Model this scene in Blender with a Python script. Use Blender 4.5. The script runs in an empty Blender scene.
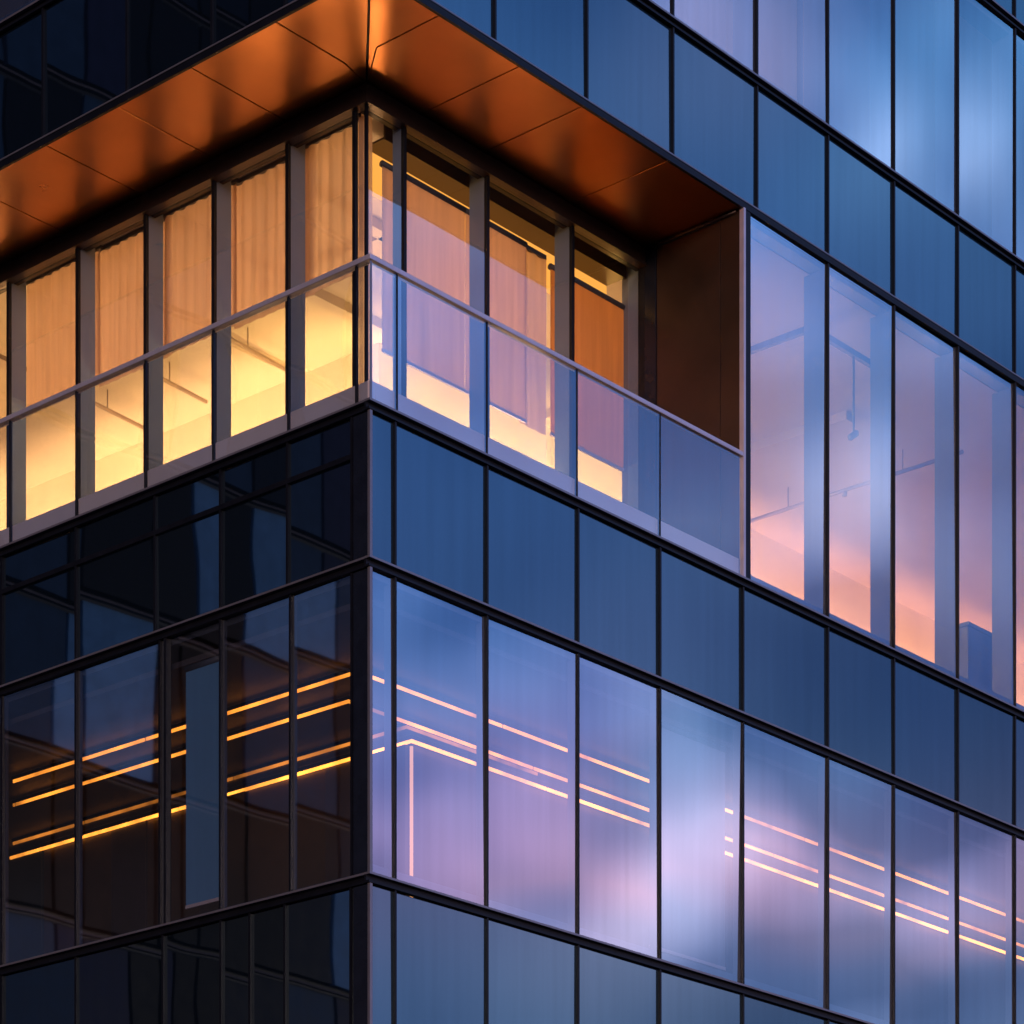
import bpy, bmesh, math, random
from mathutils import Vector
random.seed(7)
C = bpy.context.scene.collection
S = bpy.context.scene

# ------------------------------------------------------------------ camera
CS, SN = math.cos(math.radians(48.85)), math.sin(math.radians(48.85))   # camera yaw against the facades
DEP, LAT, FPX, EYE = 24.0, -1.17, 2912.0, 1.6
cam_d = bpy.data.cameras.new('camera'); cam = bpy.data.objects.new('camera', cam_d); C.objects.link(cam)
cam.location = (-DEP*SN - LAT*CS, -DEP*CS + LAT*SN, EYE)
cam.rotation_euler = (math.pi/2, 0, -math.radians(48.85))
cam_d.sensor_width = 36; cam_d.lens = FPX/1024*36; cam_d.shift_y = 1172/1024
cam_d.clip_end = 3000
S.camera = cam

# ------------------------------------------------------------------ sky
W = bpy.data.worlds.new('World'); S.world = W; W.use_nodes = True
wn, wl = W.node_tree.nodes, W.node_tree.links
wn.clear()
def N(nodes, t, **kw):
    n = nodes.new(t)
    for k, v in kw.items(): setattr(n, k, v)
    return n
def ramp(node, stops):
    e = node.color_ramp.elements
    while len(e) > 1: e.remove(e[-1])
    e[0].position = stops[0][0]; e[0].color = (*stops[0][1], 1)
    for p, c in stops[1:]:
        x = e.new(p); x.color = (*c, 1)
def mth(nodes, links, op, a, b=None, c=None, clamp=False):
    n = nodes.new('ShaderNodeMath'); n.operation = op; n.use_clamp = clamp
    for i, v in enumerate((a, b, c)):
        if v is None: continue
        if isinstance(v, (int, float)): n.inputs[i].default_value = v
        else: links.new(v, n.inputs[i])
    return n.outputs[0]
tc = N(wn, 'ShaderNodeTexCoord')
sep = N(wn, 'ShaderNodeSeparateXYZ'); wl.new(tc.outputs['Generated'], sep.inputs[0])
mp = N(wn, 'ShaderNodeMapping'); mp.inputs['Scale'].default_value = (1, 1, 2.0); wl.new(tc.outputs['Generated'], mp.inputs[0])
n1 = N(wn, 'ShaderNodeTexNoise'); n1.inputs['Scale'].default_value = 11; n1.inputs['Detail'].default_value = .5; wl.new(mp.outputs[0], n1.inputs['Vector'])
mp2 = N(wn, 'ShaderNodeMapping'); mp2.inputs['Location'].default_value = (3.1, 7.7, 1.3); mp2.inputs['Scale'].default_value = (1, 1, 1.5); wl.new(tc.outputs['Generated'], mp2.inputs[0])
n2 = N(wn, 'ShaderNodeTexNoise'); n2.inputs['Scale'].default_value = 15; n2.inputs['Detail'].default_value = .8; wl.new(mp2.outputs[0], n2.inputs['Vector'])
ze = mth(wn, wl, 'MULTIPLY_ADD', n1.outputs['Fac'], 0.08, -0.04)
z = mth(wn, wl, 'ADD', sep.outputs['Z'], ze)
rp = N(wn, 'ShaderNodeValToRGB'); wl.new(z, rp.inputs[0])
ramp(rp, [(0.0, (1.0, .50, .32)), (.12, (.80, .55, .75)), (.20, (.32, .50, 1.0)), (.237, (.36, .50, 1.0)), (.258, (.80, .55, .98)), (.280, (.56, .46, .98)),
          (.305, (.34, .40, 1.0)), (.35, (.20, .34, .90)), (.46, (.17, .40, 1.05)), (.60, (.14, .34, .90)), (1.0, (.06, .14, .42))])
cl = N(wn, 'ShaderNodeMapRange'); wl.new(n2.outputs['Fac'], cl.inputs[0])
for i, v in ((1, .36), (2, .66), (3, .62), (4, 1.35)): cl.inputs[i].default_value = v
# brighter towards the afterglow, dark away from it
az = mth(wn, wl, 'ADD', mth(wn, wl, 'MULTIPLY', sep.outputs['X'], .753), mth(wn, wl, 'MULTIPLY', sep.outputs['Y'], -.658))
azr = N(wn, 'ShaderNodeMapRange'); azr.interpolation_type = 'SMOOTHSTEP'; wl.new(az, azr.inputs[0])
for i, v in ((1, -.6), (2, .6), (3, .25), (4, 1.0)): azr.inputs[i].default_value = v
br = mth(wn, wl, 'MULTIPLY', cl.outputs[0], azr.outputs[0])
# the afterglow weakens towards the building's long side
rat = mth(wn, wl, 'DIVIDE', mth(wn, wl, 'MULTIPLY', sep.outputs['Y'], -1.0), mth(wn, wl, 'MAXIMUM', sep.outputs['X'], .05))
rr = N(wn, 'ShaderNodeMapRange'); wl.new(rat, rr.inputs[0])
for i, v in ((1, .55), (2, .97), (3, .60), (4, 1.15)): rr.inputs[i].default_value = v
br = mth(wn, wl, 'MULTIPLY', br, rr.outputs[0])
tint = N(wn, 'ShaderNodeValToRGB'); wl.new(n2.outputs['Fac'], tint.inputs[0])
ramp(tint, [(.36, (.52, .82, 1.06)), (.52, (.88, .95, 1.0)), (.66, (1.0, 1.0, .92))])
tm = N(wn, 'ShaderNodeMixRGB', blend_type='MULTIPLY'); tm.inputs[0].default_value = 1.0; wl.new(rp.outputs[0], tm.inputs[1]); wl.new(tint.outputs[0], tm.inputs[2])
# soft single clouds catching the last light: (azimuth deg, elevation deg, angular radius, colour)
def skydir(px, y):
    t, h = (px-512)/FPX, (1684-y)/FPX
    v = Vector((SN + CS*t, CS - SN*t, h)).normalized()
    return (v.x, -v.y, v.z)
acc = tm.outputs[0]
for px, y, rad, col in ((850, 505, 46, (.55, .52, .62)), (780, 350, 46, (.34, .30, .48)), (700, 790, 58, (.10, .42, .62)), (700, 930, 50, (.40, .40, .55)),
                        (860, 780, 40, (.10, .36, .62)), (930, 95, 62, (.05, .30, .55)), (725, 55, 50, (.50, .38, .50)), (905, 150, 36, (.42, .40, .50)),
                        (985, 300, 40, (.10, .16, .34)), (880, 930, 50, (.42, .40, .56)), (440, 850, 60, (.42, .20, .26)), (600, 905, 64, (.46, .20, .22)),
                        (790, 880, 46, (.40, .18, .20)), (960, 900, 44, (.22, .26, .46)), (785, 260, 50, (.02, .10, .26)), (960, 420, 60, (.02, .10, .28)), (430, 620, 60, (.06, .14, .24)), (880, 400, 44, (.05, .22, .42))):
    dv = N(wn, 'ShaderNodeVectorMath', operation='DISTANCE'); wl.new(tc.outputs['Generated'], dv.inputs[0]); dv.inputs[1].default_value = skydir(px, y)
    q = mth(wn, wl, 'MULTIPLY', dv.outputs['Value'], FPX*.92/rad); q = mth(wn, wl, 'MULTIPLY', q, q)
    q = mth(wn, wl, 'POWER', 2.718, mth(wn, wl, 'MULTIPLY', q, -.6))
    q = mth(wn, wl, 'MULTIPLY', q, mth(wn, wl, 'ADD', n2.outputs['Fac'], .5))
    ca = N(wn, 'ShaderNodeMixRGB', blend_type='ADD'); wl.new(q, ca.inputs[0]); wl.new(acc, ca.inputs[1]); ca.inputs[2].default_value = (*col, 1); acc = ca.outputs[0]
bg1 = N(wn, 'ShaderNodeBackground'); wl.new(acc, bg1.inputs[0]); wl.new(br, bg1.inputs[1])
sky = N(wn, 'ShaderNodeTexSky'); sky.sky_type = 'NISHITA'; sky.sun_disc = False
sky.sun_elevation = math.radians(3); sky.sun_rotation = math.radians(229)
bg2 = N(wn, 'ShaderNodeBackground'); wl.new(sky.outputs[0], bg2.inputs[0]); bg2.inputs[1].default_value = .02
ads = N(wn, 'ShaderNodeAddShader'); wl.new(bg1.outputs[0], ads.inputs[0]); wl.new(bg2.outputs[0], ads.inputs[1])
wo = N(wn, 'ShaderNodeOutputWorld'); wl.new(ads.outputs[0], wo.inputs[0])

sd = bpy.data.lights.new('sun', 'SUN'); sd.energy = 1.3; sd.angle = math.radians(10); sd.color = (1, .72, .62)
so = bpy.data.objects.new('sun', sd); C.objects.link(so)
so.rotation_euler = (-Vector((-.753, -.658, .12))).to_track_quat('-Z', 'Y').to_euler()

S.render.engine = 'CYCLES'
S.view_settings.view_transform = 'Standard'; S.view_settings.look = 'None'
S.view_settings.exposure = 0; S.view_settings.gamma = 1
cy = S.cycles
cy.use_denoising = True; cy.max_bounces = 10; cy.transparent_max_bounces = 16; cy.glossy_bounces = 6
cy.diffuse_bounces = 4; cy.sample_clamp_indirect = 4.0; cy.caustics_reflective = False; cy.caustics_refractive = False

# ------------------------------------------------------------------ pixel -> plane (picture measurements to metres on the facade)
def RX(px, d=0.0):
    t = (px-512)/FPX
    return (t*(DEP+CS*d) - LAT + SN*d)/(CS - SN*t)
def LY(px, d=0.0):
    t = (px-512)/FPX
    return (LAT + CS*d - t*(DEP+SN*d))/(SN + CS*t)
def HZ(y): return (1684-y)*DEP/FPX + EYE
zC2, zC, zB, zA, zE, zD, zF, zG = [HZ(y) for y in (1035, 878, 562, 405, -35, -188, -500, -655)]
z2c = zA+3.52              # ceiling of the lit storey
XEND, YEND, XW, YW, R = 22.0, 14.0, 12.4, 8.2, 1.2      # ends of the block, ends of the glazed bays

# ------------------------------------------------------------------ materials
def new_mat(name):
    m = bpy.data.materials.new(name); m.use_nodes = True; m.node_tree.nodes.clear()
    return m, m.node_tree.nodes, m.node_tree.links
def out(nodes, links, sh):
    o = nodes.new('ShaderNodeOutputMaterial'); links.new(sh, o.inputs[0])
def pbr(name, col, rough=.5, metal=0.0, var=.12, scale=3.0, bump=0.0, spec=.5):
    m, n, l = new_mat(name)
    p = n.new('ShaderNodeBsdfPrincipled'); p.inputs['Metallic'].default_value = metal
    p.inputs['Specular IOR Level'].default_value = spec
    t = n.new('ShaderNodeTexCoord'); ns = n.new('ShaderNodeTexNoise'); ns.inputs['Scale'].default_value = scale; ns.inputs['Detail'].default_value = 5
    l.new(t.outputs['Object'], ns.inputs['Vector'])
    r = n.new('ShaderNodeValToRGB'); l.new(ns.outputs['Fac'], r.inputs[0])
    ramp(r, [(.3, tuple(c*(1-var) for c in col)), (.7, tuple(min(1, c*(1+var)) for c in col))])
    l.new(r.outputs[0], p.inputs['Base Color'])
    mr = n.new('ShaderNodeMapRange'); l.new(ns.outputs['Fac'], mr.inputs[0]); mr.inputs[3].default_value = rough*.8; mr.inputs[4].default_value = rough*1.2
    l.new(mr.outputs[0], p.inputs['Roughness'])
    if bump:
        b = n.new('ShaderNodeBump'); b.inputs['Strength'].default_value = bump; b.inputs['Distance'].default_value = .01
        n2 = n.new('ShaderNodeTexNoise'); n2.inputs['Scale'].default_value = 1.3; l.new(t.outputs['Object'], n2.inputs['Vector'])
        l.new(n2.outputs['Fac'], b.inputs['Height']); l.new(b.outputs[0], p.inputs['Normal'])
    out(n, l, p.outputs[0]); return m
def glass(name, r0, tint, gloss=(1, 1, 1), rough=.0, wave=.05, back=None):
    """coated architectural glass: mirror share r0 (rising at grazing angles) over a tinted clear pane, or over an opaque back"""
    m, n, l = new_mat(name)
    t = n.new('ShaderNodeTexCoord'); ns = n.new('ShaderNodeTexNoise'); ns.inputs['Scale'].default_value = .75; ns.inputs['Detail'].default_value = 1.0
    oi = n.new('ShaderNodeObjectInfo'); va = n.new('ShaderNodeVectorMath'); va.operation = 'ADD'
    sc = n.new('ShaderNodeVectorMath'); sc.operation = 'SCALE'; sc.inputs[0].default_value = (17, 31, 11); l.new(oi.outputs['Random'], sc.inputs['Scale'])
    l.new(t.outputs['Object'], va.inputs[0]); l.new(sc.outputs[0], va.inputs[1]); l.new(va.outputs[0], ns.inputs['Vector'])
    b = n.new('ShaderNodeBump'); b.inputs['Strength'].default_value = 1; b.inputs['Distance'].default_value = wave*.2
    l.new(ns.outputs['Fac'], b.inputs['Height'])
    g = n.new('ShaderNodeBsdfGlossy'); g.inputs['Roughness'].default_value = rough; g.inputs['Color'].default_value = (*gloss, 1); l.new(b.outputs[0], g.inputs['Normal'])
    lw = n.new('ShaderNodeLayerWeight'); lw.inputs['Blend'].default_value = .5
    f = mth(n, l, 'POWER', lw.outputs['Facing'], 4.0)
    f = mth(n, l, 'MULTIPLY_ADD', f, (1-r0), r0, clamp=True)
    # each sheet's coating differs a little, and faint rain streaks dull it
    ms_ = n.new('ShaderNodeMapping'); ms_.inputs['Scale'].default_value = (7, 7, .3); l.new(va.outputs[0], ms_.inputs[0])
    st = n.new('ShaderNodeTexNoise'); st.inputs['Scale'].default_value = 1.6; st.inputs['Detail'].default_value = 4; l.new(ms_.outputs[0], st.inputs['Vector'])
    k = mth(n, l, 'ADD', mth(n, l, 'MULTIPLY', st.outputs['Fac'], .22), mth(n, l, 'MULTIPLY_ADD', oi.outputs['Random'], .20, .79))
    f = mth(n, l, 'MULTIPLY', f, k, clamp=True)
    mx = n.new('ShaderNodeMixShader'); l.new(f, mx.inputs[0])
    if back is None:
        tr = n.new('ShaderNodeBsdfTransparent'); tr.inputs[0].default_value = (*tint, 1); l.new(tr.outputs[0], mx.inputs[1])
    else:
        df = n.new('ShaderNodeBsdfDiffuse'); df.inputs[0].default_value = (*back, 1); l.new(df.outputs[0], mx.inputs[1])
    l.new(g.outputs[0], mx.inputs[2]); out(n, l, mx.outputs[0]); return m
def emit(name, col, s):
    m, n, l = new_mat(name)
    e = n.new('ShaderNodeEmission'); e.inputs[0].default_value = (*col, 1); e.inputs[1].default_value = s
    out(n, l, e.outputs[0]); return m
def cloth(name, dif, trans, clear=.12, k=.6):
    m, n, l = new_mat(name)
    t = n.new('ShaderNodeTexCoord'); mpn = n.new('ShaderNodeMapping'); mpn.inputs['Scale'].default_value = (9, 9, .35); l.new(t.outputs['Object'], mpn.inputs[0])
    ns = n.new('ShaderNodeTexNoise'); ns.inputs['Scale'].default_value = 2.2; ns.inputs['Detail'].default_value = 3; l.new(mpn.outputs[0], ns.inputs['Vector'])
    r = n.new('ShaderNodeValToRGB'); l.new(ns.outputs['Fac'], r.inputs[0]); ramp(r, [(.3, tuple(c*.78 for c in trans)), (.7, trans)])
    d = n.new('ShaderNodeBsdfDiffuse'); d.inputs[0].default_value = (*dif, 1)
    tl = n.new('ShaderNodeBsdfTranslucent'); l.new(r.outputs[0], tl.inputs[0])
    a = n.new('ShaderNodeMixShader'); a.inputs[0].default_value = k; l.new(d.outputs[0], a.inputs[1]); l.new(tl.outputs[0], a.inputs[2])
    tp = n.new('ShaderNodeBsdfTransparent'); b = n.new('ShaderNodeMixShader'); b.inputs[0].default_value = clear
    l.new(a.outputs[0], b.inputs[1]); l.new(tp.outputs[0], b.inputs[2]); out(n, l, b.outputs[0]); return m

M = {}
M['vision'] = glass('vision_glass', .40, (.74, .76, .82), gloss=(.94, .97, 1), wave=.007, rough=.02)
M['clear_back'] = glass('glass_inner_surface', 0.0, (1, 1, 1)); 
M['loggia'] = glass('recess_glass', .17, (.86, .86, .86), wave=.012, rough=.01)
M['baluster'] = glass('balustrade_glass', .28, (.84, .88, .90), wave=.02, rough=.01)
M['spandrel'] = glass('spandrel_glass', .175, (0, 0, 0), gloss=(.66, .92, 1.0), rough=.11, wave=.010, back=(.007, .017, .032))
M['spandrel_L'] = glass('spandrel_glass_plain', .22, (0, 0, 0), gloss=(.7, .9, 1.0), rough=.015, wave=.010, back=(.003, .006, .011))
# plain clear inner surface
m, n, l = new_mat('glass_edge'); tr = n.new('ShaderNodeBsdfTransparent'); out(n, l, tr.outputs[0]); M['clear_back'] = m
M['black'] = pbr('black_anodised', (.006, .006, .009), .45, 0, .25, 6, spec=.2)
M['black_edge'] = pbr('dark_corner_panel', (.010, .012, .020), .22, 0, .2, 6, spec=.35)
M['lilac'] = pbr('satin_aluminium', (.20, .18, .20), .36, .5, .10, 5)
M['rail'] = pbr('rail_aluminium', (.50, .44, .50), .35, .35, .08, 5)
M['sill'] = pbr('pale_sill_metal', (.80, .68, .72), .45, .0, .04, 2)
M['bronze'] = pbr('dark_bronze', (.055, .030, .020), .36, .5, .12, 2.5)
M['fascia'] = pbr('fascia_bronze', (.055, .034, .028), .33, .4, .12, 3)
M['copper'] = pbr('copper_soffit', (.43, .165, .052), .30, 1.0, .10, 1.6)
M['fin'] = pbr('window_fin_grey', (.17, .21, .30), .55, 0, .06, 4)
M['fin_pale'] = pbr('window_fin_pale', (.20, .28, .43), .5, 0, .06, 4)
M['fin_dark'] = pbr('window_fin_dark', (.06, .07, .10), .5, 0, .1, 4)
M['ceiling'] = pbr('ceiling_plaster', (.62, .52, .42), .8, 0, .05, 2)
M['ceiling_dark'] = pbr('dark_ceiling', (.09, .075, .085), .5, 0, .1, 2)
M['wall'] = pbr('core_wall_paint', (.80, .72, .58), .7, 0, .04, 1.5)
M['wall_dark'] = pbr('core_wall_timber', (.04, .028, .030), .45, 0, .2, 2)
M['floor'] = pbr('floor_carpet', (.30, .26, .22), .8, 0, .1, 5)
M['concrete'] = pbr('slab_concrete', (.22, .21, .2), .8)
M['pipe'] = pbr('painted_pipe', (.28, .20, .15), .5)
M['asphalt'] = pbr('asphalt', (.05, .05, .055), .85, 0, .25, .6)

# ------------------------------------------------------------------ mesh helpers
class MB:
    def __init__(s): s.v, s.f, s.mi = [], [], []
    def box(s, x0, x1, y0, y1, z0, z1, mi=0):
        b = len(s.v)
        s.v += [(x0,y0,z0),(x1,y0,z0),(x1,y1,z0),(x0,y1,z0),(x0,y0,z1),(x1,y0,z1),(x1,y1,z1),(x0,y1,z1)]
        s.f += [(b,b+3,b+2,b+1),(b+4,b+5,b+6,b+7),(b,b+1,b+5,b+4),(b+1,b+2,b+6,b+5),(b+2,b+3,b+7,b+6),(b+3,b,b+4,b+7)]
        s.mi += [mi]*6
        return s
    def fb(s, face, u0, u1, d0, d1, z0, z1, mi=0):
        """box given along a facade: u along it, d inwards"""
        if u1 < u0: u0, u1 = u1, u0
        return s.box(u0, u1, d0, d1, z0, z1, mi) if face == 'R' else s.box(d0, d1, u0, u1, z0, z1, mi)
    def tube(s, p, q, r, k=8, mi=0):
        p, q = Vector(p), Vector(q); ax = (q-p).normalized()
        a = ax.orthogonal().normalized(); c = ax.cross(a); b = len(s.v)
        for e in (p, q):
            for i in range(k):
                t = 2*math.pi*i/k; w = e + (a*math.cos(t)+c*math.sin(t))*r; s.v.append(tuple(w))
        for i in range(k):
            j = (i+1) % k; s.f.append((b+i, b+j, b+k+j, b+k+i)); s.mi.append(mi)
        s.f.append(tuple(b+i for i in reversed(range(k)))); s.f.append(tuple(b+k+i for i in range(k))); s.mi += [mi, mi]
        return s
    def build(s, name, mats, parent=None, bevel=0.0, smooth=False):
        me = bpy.data.meshes.new(name); me.from_pydata(s.v, [], s.f)
        mats = mats if isinstance(mats, (list, tuple)) else [mats]
        for m in mats: me.materials.append(m)
        for p, i in zip(me.polygons, s.mi): p.material_index = i; p.use_smooth = smooth
        me.update()
        o = bpy.data.objects.new(name, me); C.objects.link(o)
        if parent: o.parent = parent
        if bevel:
            b = o.modifiers.new('bevel', 'BEVEL'); b.width = bevel; b.segments = 2; b.limit_method = 'ANGLE'
        return o
def tag(o, label=None, cat=None, group=None, kind=None):
    if label: o['label'] = label
    if cat: o['category'] = cat
    if group: o['group'] = group
    if kind: o['kind'] = kind
    return o
def empty(name, loc=(0, 0, 0)):
    o = bpy.data.objects.new(name, None); C.objects.link(o); o.location = loc; return o
def fp(face, u, d, z): return (u, d, z) if face == 'R' else (d, u, z)
def pane(face, u0, u1, d, z0, z1, mat, parent, name='pane', tilt=.0042, th=.014, edge=None):
    """one sheet of glass, hung a hair out of true like real glazing"""
    if u1 < u0: u0, u1 = u1, u0
    uc, zc = (u0+u1)/2, (z0+z1)/2
    a, b = random.gauss(0, tilt), random.gauss(0, tilt*.7)
    vs = []
    for dd in (0, th):
        for (u, z) in ((u0, z0), (u1, z0), (u1, z1), (u0, z1)):
            vs.append(fp(face, u, d + dd + a*(u-uc) + b*(z-zc), z))
    fs = [(0,1,2,3),(4,7,6,5),(0,4,5,1),(1,5,6,2),(2,6,7,3),(3,7,4,0)]
    if face == 'L': fs = [tuple(reversed(q)) for q in fs]
    me = bpy.data.meshes.new(name); me.from_pydata(vs, [], fs)
    me.materials.append(mat); me.materials.append(edge or M['clear_back'])
    for i, p in enumerate(me.polygons): p.material_index = 0 if i == 0 else 1
    o = bpy.data.objects.new(name, me); C.objects.link(o); o.parent = parent
    return o

# ------------------------------------------------------------------ ground
g = MB(); g.v = [(-1500,-1500,0),(1500,-1500,0),(1500,1500,0),(-1500,1500,0)]; g.f = [(0,1,2,3)]; g.mi = [0]
tag(g.build('ground', M['asphalt']), kind='structure')

# ------------------------------------------------------------------ the office building
B = empty('office_building', (0, 0, 0))
tag(B, 'dark glass corner office building with copper lined recessed balcony glowing amber', 'building')
TU, TD = .046, .040        # transom half heights above / below the line

# mullion positions, measured in the picture
RM_low = [RX(p) for p in (395, 487, 578, 660, 743, 828, 894, 958, 1015)] + [11.25, 12.4]
RM_up  = [RX(p) for p in (385, 495, 587, 673, 757, 828, 894, 958, 1015)] + [11.25, 12.4]
LM_A   = [LY(p) for p in (352, 287.5, 220.5, 155, 76, 2)] + [5.9, 7.0, YW]
LM_B   = [LY(p) for p in (352, 290.5, 220.5, 160, 76, 2)] + [5.9, 7.0, YW]
LM_C   = [LY(p) for p in (351, 285, 250, 221, 163, 76, 2)] + [5.9, 7.0, YW]
LM_up  = [LY(p) for p in (356, 285, 212, 127, 43)] + [5.3, 6.5, 7.4, YW]

def mullion(face, u, z0, z1, w=.022, d0=-.010, d1=.022, mat='black'):
    MB().fb(face, u-w/2, u+w/2, d0, d1, z0, z1).build('mullion', M[mat], B)
def transom(face, zc, u0, u1):
    m = MB()
    m.fb(face, u0, u1, .012, .034, zc-TD, zc+TU-.0182, 0)
    m.fb(face, u0, u1, -.030, .034, zc+TU-.018, zc+TU, 1)
    m.fb(face, u0, u1, -.022, .0118, zc-TD, zc-TD+.018, 2)
    m.build('transom', [M['black'], M['lilac'], M['black']], B)

# transoms run round the corner
for zc in (zC2, zC, zB, zA, zD, zF, zG):
    transom('R', zc, -.034, XEND)
    transom('L', zc, .0342, YEND)
for face, u0, u1 in (('R', -.026, XEND), ('L', .1202, YEND)):      # thin edge trim above the copper soffit
    m = MB(); m.fb(face, u0, u1, -.02, .0105, zE-.052, zE+.012, 0); m.fb(face, u0, u1, -.026, .12, zE+.0122, zE+.026, 1)
    m.build('edge_trim', [M['black'], M['lilac']], B)
# mid transoms in the left spandrel bands
for zc in (zA-.37,):
    MB().fb('L', LM_A[0], YEND, -.012, .05, zc-.022, zc+.022).build('mid_rail', M['black'], B)

# spandrel rows
def spandrels(face, ms, z0, z1, start):
    us = [start] + ms
    for a, b in zip(us, us[1:]):
        pane(face, a+.0115, b-.0115, .014, z0+TU+.012, z1-TD-.012, M['spandrel' if face == 'R' else 'spandrel_L'], B, 'spandrel_panel', tilt=.004, th=.03, edge=M['black'])
    for u in ms[:]: mullion(face, u, z0+TU, z1-TD)
spandrels('R', RM_low, zB, zA, .02); spandrels('R', RM_up, zE-.01, zD, .02); spandrels('R', RM_low, zC2, zC, .02)
spandrels('L', LM_A, zB, zA, .03); spandrels('L', LM_up, zE-.01, zD, .03); spandrels('L', LM_C, zC2, zC, .03)
spandrels('R', RM_up, zF, zG, .02); spandrels('L', LM_up, zF, zG, .03)
# dark lining behind the spandrel bands
for z0, z1 in ((zB, zA), (zE, zD), (zC2, zC), (zF, zG)):
    MB().box(.14, XEND, .14, .2, z0+.0, z1-.0).box(.14, .2, .2, YEND, z0, z1).build('spandrel_lining', M['black'], B)

# corner posts
for z0, z1 in ((zC2, zC), (zC, zB), (zB, zA), (zE, zD), (zD, zF), (zF, zG)):
    m = MB(); m.box(-.016, .016, -.016, .016, z0+TU, z1-TD)
    m.build('corner_post', M['lilac'], B, bevel=.004)
    m = MB(); m.fb('L', .018, LY(352)-.02, -.004, .05, z0+TU+.006, z1-TD-.006)
    m.build('corner_panel', M['black_edge'], B)

# vision rows: window (fins, sill board) > pane
def vision(face, ms, z0, z1, start, fin='fin', fd=.28, sill=.10, mats='vision', skip=None):
    us = [start] + ms
    for i, (a, b) in enumerate(zip(us, us[1:])):
        if skip and skip(a, b): continue
        m = MB()
        m.fb(face, b-.015, b+.015, .030, fd, z0+TU, z1-TD)
        m.fb(face, a+.016, b-.016, .06, fd, z0+TU, z0+TU+sill)
        m.fb(face, a+.016, b-.016, .06, fd, z1-TD-.05, z1-TD)
        w = m.build('window', M[fin], B)
        pane(face, a+.0115, b-.0115, .012, z0+TU+.004, z1-TD-.004, M[mats], w)
    for u in ms: mullion(face, u, z0+TU, z1-TD)
vision('R', RM_low, zC, zB, .02, fd=.11)
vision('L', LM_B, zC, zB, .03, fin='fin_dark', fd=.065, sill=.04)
MB().fb('L', LY(166)-.014, LY(166)+.014, -.016, .05, zC+TU, zB-TD).build('mullion', M['black'], B)
RT = [u for u in RM_up if u > RX(742)]
RT = [RX(828), RX(894), RX(958), RX(1015), 11.25, 12.4]
vision('R', RT, zA, zE-.01, RX(748))
vision('R', RM_up, zD, zF, .02)
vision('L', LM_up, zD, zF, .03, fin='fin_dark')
# a thin inner stile standing in one upper window
MB().fb('R', RX(804)-.022, RX(804)+.022, .03, .07, zD+TU, zD+1.25).build('mullion', M['black'], B)

# plain cladding where the glazed bays stop, outside the picture
MB().box(XW+.03, XEND, .0, .13, 0, zG).build('cladding', M['black_edge'], B)
MB().box(.0, .13, YW+.03, YEND, 0, zA-.07).box(.0, .13, YW+.03, YEND, zE+.04, zG).build('cladding', M['black_edge'], B)
# ---- recessed balcony -------------------------------------------------------
XR = RX(742)              # right end of the recess
zS = zE-.045              # soffit underside
SJ_R = [RX(p) for p in (440, 520, 583, 668)]; SJ_L = [LY(p) for p in (275, 190, 117, 45)] + [5.25, 6.4, 7.6]
gap = .006
def soffit(poly):
    b = bmesh.new(); cx = sum(p[0] for p in poly)/len(poly); cy_ = sum(p[1] for p in poly)/len(poly)
    dz = [0 for _ in poly]
    lo = [b.verts.new((p[0], p[1], zS+d)) for p, d in zip(poly, dz)]; hi = [b.verts.new((p[0], p[1], zS+.03)) for p in poly]
    n = len(poly)
    b.faces.new(lo[::-1]); b.faces.new(hi)
    for i in range(n): b.faces.new((lo[i], lo[(i+1) % n], hi[(i+1) % n], hi[i]))
    bmesh.ops.recalc_face_normals(b, faces=b.faces)
    me = bpy.data.meshes.new('soffit_panel'); b.to_mesh(me); b.free(); me.materials.append(M['copper'])
    o = bpy.data.objects.new('soffit_panel', me); C.objects.link(o); o.parent = B
    bv = o.modifiers.new('bevel', 'BEVEL'); bv.width = .004; bv.segments = 2
o_ = .012
soffit([(o_+gap*2, o_), (SJ_R[0]-gap, o_), (SJ_R[0]-gap, R*.62), (R-gap*.5, R-gap*2.5), (R*.9, R*.9-gap*2)])
soffit([(o_, o_+gap*2), (R*.9-gap*2, R*.9), (R-gap*2, R-gap*.5), (R*.7, SJ_L[0]-gap), (o_, SJ_L[0]-gap)])
us = SJ_R + [XR]
for i, (a, b_) in enumerate(zip(us, us[1:])):
    a2 = a if i else R
    if i == 0: soffit([(a+gap, o_), (b_-gap, o_), (b_-gap, R), (R+gap, R), (a+gap, R*.62)])
    else: soffit([(a+gap, o_), (b_-gap, o_), (b_-gap, R), (a+gap, R)])
us = SJ_L + [YEND]
for i, (a, b_) in enumerate(zip(us, us[1:])):
    if i == 0: soffit([(o_, a+gap), (R*.7, a+gap), (R, R+gap), (R, b_-gap), (o_, b_-gap)])
    else: soffit([(o_, a+gap), (R, a+gap), (R, b_-gap), (o_, b_-gap)])
MB().box(.125, XEND, .125, R+.3, zS+.035, zS+.08).box(.125, R+.3, R+.3, YEND, zS+.035, zS+.08).build('soffit_backing', M['black'], B)
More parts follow.
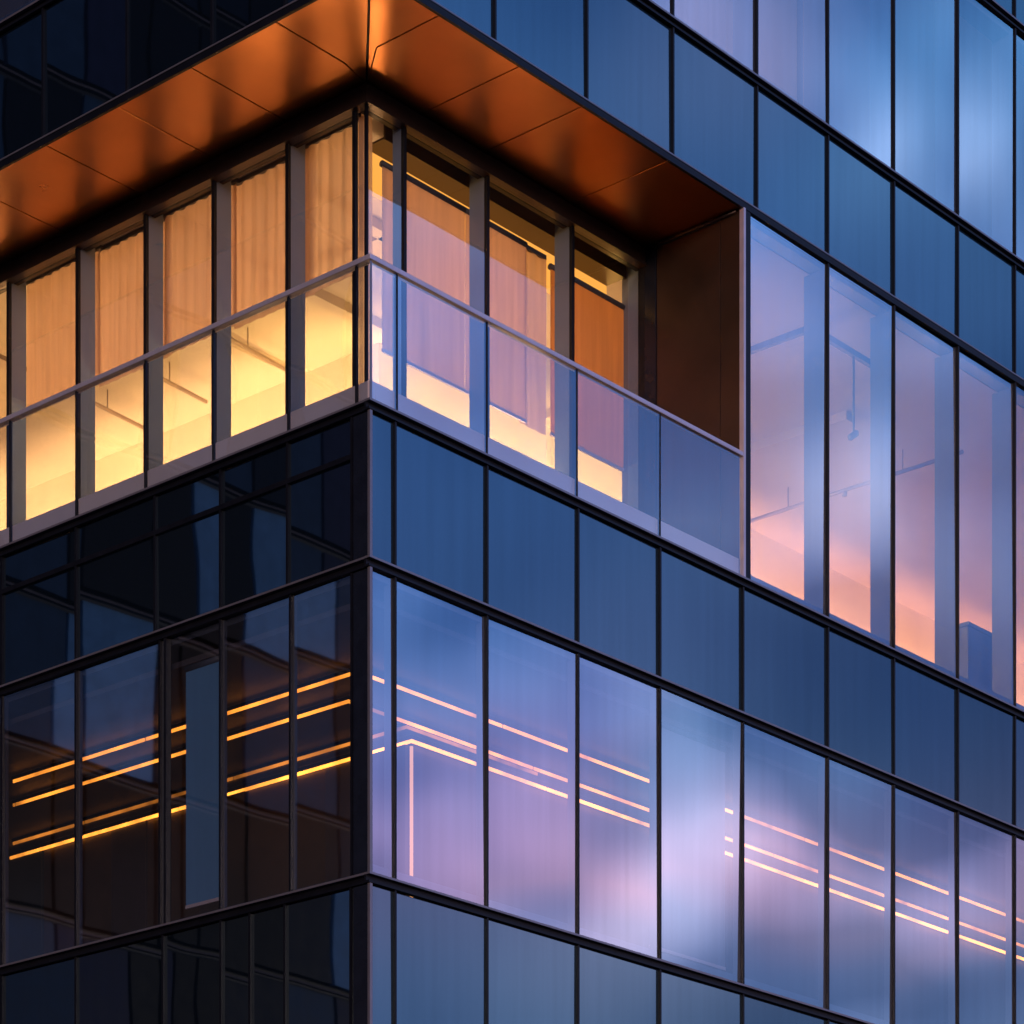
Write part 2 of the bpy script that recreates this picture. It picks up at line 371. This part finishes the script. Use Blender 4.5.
# balcony slab and upstand
MB().box(.125, XR, .125, R+.02, zA-.12, zA+.03).box(.125, R+.02, R+.02, YEND, zA-.12, zA+.03).build('balcony_slab', M['concrete'], B)
BJ_R = [RX(p) for p in (397, 487, 577, 660)] + [XR]; BJ_L = [LY(p) for p in (356, 288, 213, 145, 76, 10)] + [5.7, 6.8, YW]
for face, js, st in (('R', BJ_R, .10), ('L', BJ_L, .062)):
    us = [st] + js
    for a, b_ in zip(us, us[1:]):
        MB().fb(face, a+.004, b_-.004, .034, .0615, zA+TU+.002, zA+TU+.185).build('sill_band', M['sill'], B, bevel=.003)
MB().box(.034, .0995, .034, .0615, zA+TU+.002, zA+TU+.185).build('sill_band', M['sill'], B)
# balustrade
zR = zA+1.24
bal = MB()
bal.box(-.022, XR-.002, -.022, .05, zR-.045, zR); bal.box(-.022, .05, .0502, YEND, zR-.045, zR)
BL = bal.build('balustrade', M['rail'], B, bevel=.006); 
us = [.006] + BJ_R
for a, b_ in zip(us, us[1:]): pane('R', a+.009, b_-.009, 0.0, zA+TU+.004, zR-.046, M['baluster'], BL, 'glass_panel', tilt=.0015)
us = [.02] + BJ_L
for a, b_ in zip(us, us[1:]): pane('L', a+.009, b_-.009, 0.0, zA+TU+.004, zR-.046, M['baluster'], BL, 'glass_panel', tilt=.0015)
for face, js in (('R', BJ_R[:-1]), ('L', BJ_L)):
    for u in js: MB().fb(face, u-.008, u+.008, -.004, .022, zA+TU+.002, zR-.046).build('glass_joint', M['black'], BL)
MB().box(-.006, .018, -.006, .0, zA+TU+.002, zR-.046).build('glass_joint', M['lilac'], BL)
# recess wall: head fascia, window mullions, panes
zH = zS-.19
f = MB(); f.box(R-.03, XR, R-.03, R+.05, zH, zS-.012); f.box(R-.03, R+.05, R+.0502, YEND, zH, zS-.012)
f.box(R-.045, XR, R-.045, R-.0302, zH-.0, zH+.03); f.box(R-.045, R-.0302, R-.0302, YEND, zH, zH+.03)
f.build('head_fascia', M['fascia'], B)
LI = [LY(p, R) for p in (354, 287, 213, 145, 77, 8)] + [LY(-60, R), LY(-128, R), YW]
RI = [RX(p, R) for p in (405, 488, 573, 646)]
zI = zA+.03
def recess_windows(face, ms, start):
    us = [start] + ms
    for i, (a, b_) in enumerate(zip(us, us[1:])):
        m = MB()
        if i: m.fb(face, b_-.012, b_+.012, R+.034, R+.22, zI, z2c-.002)
        elif face == 'R': m.fb(face, b_-.012, b_+.012, R+.034, R+.14, zI, z2c-.002)
        m.fb(face, a+.019, b_-.019, R+.062, R+.22, zI, zI+.06)
        m.fb(face, a+.019, b_-.019, R+.06, R+.11, zH+.002, zH+.05, 1)
        w = m.build('window', [M['fin_pale'], M['black']], B)
        pane(face, a+.019, b_-.019, R+.012, zI, zH-.001, M['loggia'], w, tilt=.0012)
    for u in ms: MB().fb(face, u-.017, u+.017, R-.006, R+.032, zI, zH-.001).build('mullion', M['black'], B)
recess_windows('R', RI, R+.02); recess_windows('L', LI, R+.035)
MB().box(R-.008, R+.018, R-.008, R+.018, zI, zH-.001).build('corner_post', M['black'], B)
# end wall of the recess: bronze panels and pale edge trim
xs = RX(742)
yj = .26
MB().box(xs, xs+.03, .03, yj-.003, zA+.035, zS-.001).build('reveal_panel', M['bronze'], B, bevel=.003)
MB().box(xs, xs+.03, yj+.003, R-.16, zA+.035, zS-.04).build('reveal_panel', M['bronze'], B, bevel=.003)
MB().box(xs-.012, xs+.03, R-.157, R+.06, zA+.035, zS-.013).build('reveal_panel', M['black_edge'], B, bevel=.003)
MB().tube((xs-.012, .06, zS-.02), (xs-.012, R-.16, zS-.02), .016).build('shadow_trim', M['bronze'], B, smooth=True)
MB().box(RI[-1]+.031, xs-.013, R-.02, R+.06, zI, zH-.001).build('window_jamb', M['black'], B)
MB().fb('R', xs-.004, xs+.030, -.026, .029, zA+TU, zE-.046).build('edge_trim', M['rail'], B, bevel=.004)
MB().fb('R', xs+.0305, RX(748)+.024, -.014, .08, zA+TU, zE-.046).build('mullion', M['black'], B)
MB().box(xs+.031, xs+.10, .082, R+.3, zA+.035, zS-.001).build('partition', M['fin'], B)

# ---- floors, ceilings, cores -----------------------------------------------
K1X, K1Y, K2X, K2, K3 = 2.90, 2.25, 4.76, 4.46, 4.6
z1c = 9.02+EYE; z3c = zF-.05
def ring(name, d, z0, z1, mat):
    MB().box(d, XEND, d, YEND, z0, z1).build(name, M[mat], B)
ring('floor_slab', .21, zC-.35, zC+.02, 'floor'); ring('floor_slab', .21, zD-.4, zD+.02, 'floor')
MB().box(R+.31, XEND, R+.31, YEND, zA-.35, zA+.02).box(XR+.1, XEND, .21, R+.309, zA-.35, zA+.02).build('floor_slab', M['floor'], B)
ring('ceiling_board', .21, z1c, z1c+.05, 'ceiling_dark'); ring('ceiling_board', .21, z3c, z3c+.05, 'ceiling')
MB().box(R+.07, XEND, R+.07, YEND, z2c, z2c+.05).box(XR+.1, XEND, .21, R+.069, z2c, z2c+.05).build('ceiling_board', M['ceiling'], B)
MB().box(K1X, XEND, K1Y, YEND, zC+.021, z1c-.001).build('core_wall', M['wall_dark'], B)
MB().box(K2X, XEND, K2, YEND, zA+.021, z2c-.001).build('core_wall', M['wall'], B)
MB().box(K3, XEND, K3, YEND, zD+.021, z3c-.001).build('core_wall', M['wall'], B)
wp = [pbr('timber_panel_brown', (.045, .026, .022), .4, 0, .3, 3), pbr('timber_panel_plum', (.032, .026, .042), .4, 0, .3, 3),
      pbr('panel_blue_grey', (.02, .035, .055), .35, 0, .2, 3), pbr('timber_panel_black', (.012, .009, .009), .4, 0, .2, 3)]
rs = random.Random(3); y = K1Y+.02; k = 0
while y < YEND-.3:
    w = rs.choice([.35, .55, .8, 1.1]); k = (k + rs.choice([1, 2, 3])) % 4
    MB().box(K1X-.03-.012*k, K1X-.001, y, y+w-.012, zC+.03, z1c-.07).build('wall_panel', wp[k], B, bevel=.004); y += w
# roof, end walls, podium (beyond the picture)
MB().box(0.0, XEND, 0.0, YEND, zG+.07, zG+.6).build('roof', M['concrete'], B)
MB().box(XEND+.001, XEND+.3, 0, YEND+.3, 0, zG+.6).box(0, XEND, YEND+.001, YEND+.3, 0, zG+.6).build('end_wall', M['concrete'], B)
MB().box(.02, XEND, .02, YEND, 0, zC2-.06).build('podium_wall', M['black_edge'], B)
# ceiling beams of the lit storey (run from facade to core)
for face, u in (('L', 2.75), ('L', 4.15), ('L', 5.6), ('R', 3.1), ('R', 7.2), ('R', 9.4)):
    MB().fb(face, u-.07, u+.07, R+.5, K2, z2c-.10, z2c-.001).build('ceiling_beam', M['ceiling'], B)

# ------------------------------------------------------------------ room lamps of the lit storey (below the sight line)
WARM = (1.0, .57, .25)
def area(name, loc, direction, sx, sy, watts, col=WARM, spread=180):
    d = bpy.data.lights.new(name, 'AREA'); d.shape = 'RECTANGLE'; d.size = sx; d.size_y = sy; d.energy = watts; d.color = col; d.spread = math.radians(spread)
    o = bpy.data.objects.new(name, d); C.objects.link(o); o.location = loc
    q = Vector(direction).to_track_quat('-Z', 'Y'); o.rotation_euler = q.to_euler()
    return o
zl = zA+.75
PL, PR = 62, 40
for y in (5.0, 6.5, 8.0, 9.5, 11.0, 12.5):
    area('room_lamp', (K2X-1.15, y, zl+.55), (1, 0, .5), 1.1, .25, PL*2.35, spread=125)      # washes the core wall
for y in (1.9, 3.3, 4.7, 6.1):
    area('room_lamp', (K2X-.9, y, zl), (-.75, 0, .75), .9, .3, PL*.55)      # towards curtains and ceiling
for x in (5.0, 6.4, 7.8, 9.2):
    area('room_lamp', (x, K2-1.15, zl+.55), (0, 1, .42), 1.1, .25, PR*3.3, (1, .60, .16), 120)
for x in (2.6, 4.0):
    area('room_lamp', (x, K2-.9, zl), (0, -.9, .62), .9, .3, PR*.8)
for x in (11.0, 12.8, 14.6, 16.4, 18.2, 20.0):
    area('room_lamp', (x, K2-1.15, zl+.55), (0, 1, .42), 1.1, .25, PR*2.7, (1, .42, .15), 120)
for x in (1.5, 3.5, 6, 9):
    area('room_lamp', (x, 3.6, zD+1.0), (0, -.3, .9), .8, .3, 5, (1, .6, .45))

# ------------------------------------------------------------------ curtains and blinds
def curtain(face, u0, u1, d, z0, z1, mat, amp=.012, wl_=.14, name='curtain'):
    if u1 < u0: u0, u1 = u1, u0
    nu, nz = max(24, int((u1-u0)/wl_*12)), 8
    ph = [random.uniform(0, 6.28) for _ in range(3)]
    v, fcs = [], []
    for j in range(nz+1):
        tz = j/nz
        for i in range(nu+1):
            u = u0+(u1-u0)*i/nu
            s = math.sin(2*math.pi*u/wl_+ph[0]+.9*math.sin(u*7+ph[1])) + .4*math.sin(2*math.pi*u/(wl_*2.3)+ph[2])
            v.append(fp(face, u, d+s*amp*(.5+.5*tz), z0+(z1-z0)*tz))
    for j in range(nz):
        for i in range(nu):
            a = j*(nu+1)+i; fcs.append((a, a+1, a+nu+2, a+nu+1))
    me = bpy.data.meshes.new(name); me.from_pydata(v, [], fcs); me.materials.append(mat)
    for p in me.polygons: p.use_smooth = True
    root = empty(name, fp(face, (u0+u1)/2, d, z1))
    o = bpy.data.objects.new('fabric', me); C.objects.link(o); o.parent = root; o.matrix_parent_inverse = root.matrix_basis.inverted()
    t = MB().fb(face, u0, u1, d-.018, d+.018, z1-.022, z1+.018).build('curtain_track', M['fin_dark']); t.parent = root; t.matrix_parent_inverse = root.matrix_basis.inverted()
    return root
def blind(face, u0, u1, d, z0, z1, mat):
    r = empty('roller_blind', fp(face, (u0+u1)/2, d, z0))
    def put(m, name, mt, **k):
        o = m.build(name, mt, None, **k); o.parent = r; o.matrix_parent_inverse = r.matrix_basis.inverted(); return o
    put(MB().fb(face, u0, u1, d, d+.004, z0+.03, z1-.05), 'fabric', mat)
    put(MB().fb(face, u0, u1, d-.008, d+.012, z0, z0+.0298), 'bottom_bar', M['sill'])
    put(MB().tube(fp(face, u0, d+.01, z1-.03), fp(face, u1, d+.01, z1-.03), .03, 10), 'roller_tube', M['fin_dark'], smooth=True)
    return r
sheer = cloth('sheer_amber', (.50, .39, .33), (.60, .40, .29), .07, .62)
sheer2 = cloth('sheer_cream', (.55, .44, .36), (.66, .46, .32), .12, .62)
screen = cloth('blind_cream', (.70, .60, .52), (.95, .74, .58), .03, .65)
screen_o = cloth('blind_amber', (.55, .36, .20), (.92, .60, .28), .03, .65)
screen_b = cloth('blind_blue', (.24, .58, .98), (.1, .3, .5), .04, .3)
screen_p = cloth('blind_pale', (.42, .46, .58), (.4, .4, .45), .03, .3)
dC = R+.28
lab = ['pleated sheer curtain glowing cream in the left recess bay nearest the building corner',
       'pleated sheer amber curtain in the second left recess bay from the corner',
       'pleated sheer amber curtain in the third left recess bay from the corner',
       'pleated sheer amber curtain in the fourth left recess bay from the corner',
       'dim orange sheer curtain in the fifth left recess bay, at the picture edge']
for i, t in enumerate(lab):
    a, b_ = (LI[i] if i else R+.30), LI[i+1]
    o = curtain('L', a-.03, b_+.05, dC+.04*(i % 2), zA+2.13+.01*i, z2c-.02, sheer2 if i == 0 else sheer)
    tag(o, t, 'curtain', 'sheer curtains in the recess windows')
o = curtain('L', LI[-3]+.05, LI[-2]-.05, dC, zA+2.15, z2c-.02, sheer)
tag(o, 'dark orange sheer curtain beyond the left edge of the picture', 'curtain', 'sheer curtains in the recess windows')
o = curtain('R', R+.10, RI[0]-.22, R+.19, zA+.5, z2c-.03, sheer2); tag(o, 'narrow bunched cream curtain standing right in the glazed corner of the recess', 'curtain', 'sheer curtains in the recess windows')
o = blind('R', RI[0]+.0, RI[1]-.01, dC, zA+1.47, zA+3.20, screen); tag(o, 'pale pink roller blind in the right recess window nearest the corner', 'roller blind', 'roller blinds in the recess windows')
o = blind('R', RI[1]+.0, RI[2]-.36, dC, zA+1.47, zA+3.20, screen); tag(o, 'pale pink roller blind beside a narrow brown curtain in the middle right window', 'roller blind', 'roller blinds in the recess windows')
o = curtain('R', RI[2]-.37, RI[2]-.0, dC+.07, zA+1.49, zA+3.20, sheer); tag(o, 'narrow brown pleated curtain beside the pale blind in the middle right window', 'curtain', 'sheer curtains in the recess windows')
o = blind('R', RI[2]+.0, RI[3]+.08, dC, zA+1.47, zA+3.13, screen_o); tag(o, 'amber roller blind in the recess window beside the bronze end wall', 'roller blind', 'roller blinds in the recess windows')
# lower storey blinds
dB = .17
o = blind('L', LY(219, dB), LY(186, dB), dB, zC+.2, z1c-.03, screen_b); tag(o, 'dark teal blue roller blind covering one lower left window between the light lines', 'roller blind')
o = blind('R', RM_low[3]+.06, RM_low[4]-.06, dB, zC+.2, z1c-.03, screen_p); tag(o, 'pale blue roller blind hiding the light lines in one lower right window', 'roller blind')
o = blind('R', RM_up[3]+.06, RM_up[4]-.28, dB, zD+.15, z3c-.03, screen); tag(o, 'pale lilac roller blind in the topmost window row above the recess', 'roller blind')

# ------------------------------------------------------------------ strip lights in the lower storey
def emit_var(name, col, s):
    m, n, l = new_mat(name)
    e = n.new('ShaderNodeEmission'); e.inputs[0].default_value = (*col, 1)
    t = n.new('ShaderNodeTexCoord'); ns = n.new('ShaderNodeTexNoise'); ns.inputs['Scale'].default_value = 1.7; ns.inputs['Detail'].default_value = 3; l.new(t.outputs['Object'], ns.inputs['Vector'])
    mr = n.new('ShaderNodeMapRange'); l.new(ns.outputs['Fac'], mr.inputs[0])
    for i, v in ((1, .3), (2, .7), (3, .25*s), (4, 2.1*s)): mr.inputs[i].default_value = v
    l.new(mr.outputs[0], e.inputs[1]); out(n, l, e.outputs[0]); return m
led = emit_var('strip_amber', (1.0, .30, .030), 2.5)
led_dim = emit_var('strip_amber_dim', (1.0, .30, .035), .9)
led_hot = emit_var('strip_amber_bright', (1.0, .32, .035), 4.6)
def ring_light(ax, ay, x1, y1, z, mat, label, w=.011, segs=2.4):
    r = empty('strip_light', (ax, ay, z))
    def put(m, name, mt):
        o = m.build(name, mt); o.parent = r; o.matrix_parent_inverse = r.matrix_basis.inverted()
    h = MB(); h.box(ax-w*.8, x1, ay-w*.8, ay+w*.8, z+.016, z+.05); h.box(ax-w*.8, ax+w*.8, ay+w*.8+.0002, y1, z+.016, z+.05)
    put(h, 'housing', M['black'])
    x = ax-w/2; first = True
    while x < x1:
        e = min(x1, x+segs*(.8+.4*random.random())); m = MB(); m.box(x, e-.02, ay-w/2, ay+w/2, z-.014, z+.0158); put(m, 'diffuser', mat); x = e
    y = ay+w/2+.0002
    while y < y1:
        e = min(y1, y+segs*(.8+.4*random.random())); m = MB(); m.box(ax-w/2, ax+w/2, y, e-.02, z-.014, z+.0158); put(m, 'diffuser', mat); y = e
    tag(r, label, 'strip light', 'amber strip lights in the lower storey')
    return r
yend = LY(12, 1.19)
ring_light(1.19, 1.30, XEND-.2, yend, 8.95+EYE, led, 'amber ceiling light line nearest the glass, highest of the four in the lower storey')
ring_light(1.69, 1.90, XEND-.2, LY(12, 1.69), 8.95+EYE, led, 'amber ceiling light line second from the top in the lower storey')
ring_light(K1X-.30, K1Y-.22, K1X+1.6, LY(12, K1X-.3), 8.97+EYE, led_dim, 'faint amber ceiling light line just above the brightest line')
ring_light(K1X-.06, K1Y-.06, XEND-.2, LY(9, K1X-.06), 8.93+EYE, led_hot, 'brightest amber light line along the top of the inner wall', w=.016, segs=1.7)
# upright light on the core corner
r = empty('corner_light', (K1X-.03, K1Y-.03, zC+.03))
o = MB().box(K1X-.030, K1X-.006, K1Y-.030, K1Y-.006, zC+.03, z1c-.12).build('diffuser', emit('upright_amber', (1, .42, .16), 1.6)); o.parent = r; o.matrix_parent_inverse = r.matrix_basis.inverted()
o = MB().box(K1X-.0058, K1X-.0005, K1Y-.036, K1Y-.0005, zC+.03, z1c-.12).build('housing', M['black']); o.parent = r; o.matrix_parent_inverse = r.matrix_basis.inverted()
tag(r, 'thin upright amber light on the inner wall corner of the lower storey', 'strip light')
cove = emit('cove_amber', (1, .42, .07), 1.5)
# cove light above the right recess blinds
for i, t in enumerate(('amber cove light glowing above the blind nearest the corner', 'amber cove light glowing above the middle right blind', 'amber cove light above the blind beside the bronze end wall')):
    a, b_ = RI[i]+.001, RI[i+1]-.001
    r = empty('cove_light', ((a+b_)/2, R+.50, zA+3.1))
    def putc(m, name, mt):
        o = m.build(name, mt); o.parent = r; o.matrix_parent_inverse = r.matrix_basis.inverted()
    putc(MB().box(a, b_, R+.50, R+.52, zA+3.0, zA+3.381), 'diffuser', cove)
    putc(MB().box(a, b_, R+.245, R+.265, zA+3.37, z2c-.002).box(a, b_, R+.2652, R+.52, zA+3.382, zA+3.40), 'pelmet', M['bronze'])
    tag(r, t, 'cove light', 'cove lights above the recess blinds')

# ------------------------------------------------------------------ pipes and fittings under the lit ceiling
def pipe(face, u, d0, d1, z, label, skew=.0):
    r = empty('ceiling_pipe', fp(face, u, d0, z))
    def put(m, name, mt):
        o = m.build(name, mt, smooth=True); o.parent = r; o.matrix_parent_inverse = r.matrix_basis.inverted()
    put(MB().tube(fp(face, u, d0, z), fp(face, u+skew, d1, z), .022, 10), 'tube', M['pipe'])
    for k in (.25, .75):
        d = d0+(d1-d0)*k
        put(MB().tube(fp(face, u+skew*k, d, z+.02), fp(face, u+skew*k, d, z2c-.001), .008, 6), 'hanger', M['pipe'])
    put(MB().tube(fp(face, u+skew*.5, d0+(d1-d0)*.5, z-.07), fp(face, u+skew*.5, d0+(d1-d0)*.5, z-.02), .03, 8), 'sprinkler_head', M['pipe'])
    tag(r, label, 'ceiling pipe', 'pipes under the lit ceiling')
pipe('L', 5.1, 1.9, 4.2, z2c-.22, 'thin brown ceiling pipe running to the inner wall, seen below the second left curtain', .2)
pipe('L', 6.3, 1.9, 4.2, z2c-.22, 'thin brown ceiling pipe running to the inner wall, seen below the third left curtain', .2)
pipe('L', 7.3, 1.9, 4.2, z2c-.22, 'thin brown ceiling pipe running to the inner wall, seen below the fourth left curtain', .2)
pipe('R', 10.6, 1.0, 4.2, z2c-.25, 'thin ceiling pipe crossing low behind the two tall windows beside the bronze wall')

# hanging track frame in the first tall window
r = empty('track_light', (RX(760, 1.4), 1.4, z2c-.5))
def putr(m, name, mt, smooth=False):
    o = m.build(name, mt, smooth=smooth); o.parent = r; o.matrix_parent_inverse = r.matrix_basis.inverted()
x0, x1 = RX(756, 1.2), RX(800, 1.2)
putr(MB().box(x0, x0+.05, .5, 2.2, z2c-.30, z2c-.24), 'rail', M['fin_dark'])
putr(MB().box(x0+.051, x1+.4, .5, .55, z2c-.30, z2c-.24), 'rail', M['fin_dark'])
putr(MB().tube((x1, .52, z2c-1.1), (x1, .52, z2c-.301), .012), 'rod', M['fin_dark'], True)
putr(MB().tube((x1-.06, .52, z2c-1.16), (x1+.05, .52, z2c-1.08), .035), 'spotlight', M['fin_dark'], True)
tag(r, 'dark hanging track frame with small spotlight in the tall window beside the bronze wall', 'track light')
# cabinet standing in a far window
r = empty('tall_cabinet', (RX(982, .9), .9, zA+.02))
x0, x1 = RX(968, .7), RX(997, .7)
putr(MB().box(x0, x1, .7, 1.1, zA+.12, zA+1.15), 'cabinet_body', M['fin'])
putr(MB().box(x0+.04, x1-.04, .74, 1.06, zA+.021, zA+.1198), 'plinth', M['black'])
putr(MB().box(x0-.02, x1+.02, .68, 1.12, zA+1.1502, zA+1.19), 'cabinet_top', M['fin'])
tag(r, 'dark tall cabinet standing against the glass in a far right tall window', 'cabinet')

# ------------------------------------------------------------------ the neighbour that the left face mirrors
T = empty('neighbour_tower', (-38, 32, 0))
tag(T, 'dark neighbouring tower of blue black panels mirrored in the left face', 'building')
def putt(m, name, mt):
    o = m.build(name, mt); o.parent = T; o.matrix_parent_inverse = T.matrix_basis.inverted()
putt(MB().box(-70, -14, 32.3, 62, 0, 70), 'wall', M['black'])
pal = [pbr('tower_panel_a', (.004, .008, .018), .4, spec=.05), pbr('tower_panel_b', (.002, .003, .006), .4, spec=.05), pbr('tower_panel_c', (.018, .042, .08), .4, spec=.05),
       pbr('tower_panel_d', (.09, .20, .34), .4, spec=.05), pbr('tower_panel_e', (.015, .018, .045), .4, spec=.05)]
m = MB(); x = -70
wts = [4, 7, 1.8, 1.7, 2]
while x < -14.5:
    w = random.choice([.5, .8, 1.2, 1.6, 2.1]); k0 = random.choices(range(5), wts)[0]
    for j in range(19):
        k = k0 if random.random() < .62 else random.choices(range(5), wts)[0]
        m.box(x+.05, min(x+w, -14)-.05, 32.12, 32.29, .2+j*3.6, 3.5+j*3.6, k)
    x += w
putt(m, 'facade_panels', pal)
m = MB()
for j in range(1, 20): m.box(-70, -14, 32.0, 32.118, j*3.6-.03, j*3.6+.02)
putt(m, 'floor_lines', pbr('tower_trim', (.09, .07, .07), .5, spec=.05))
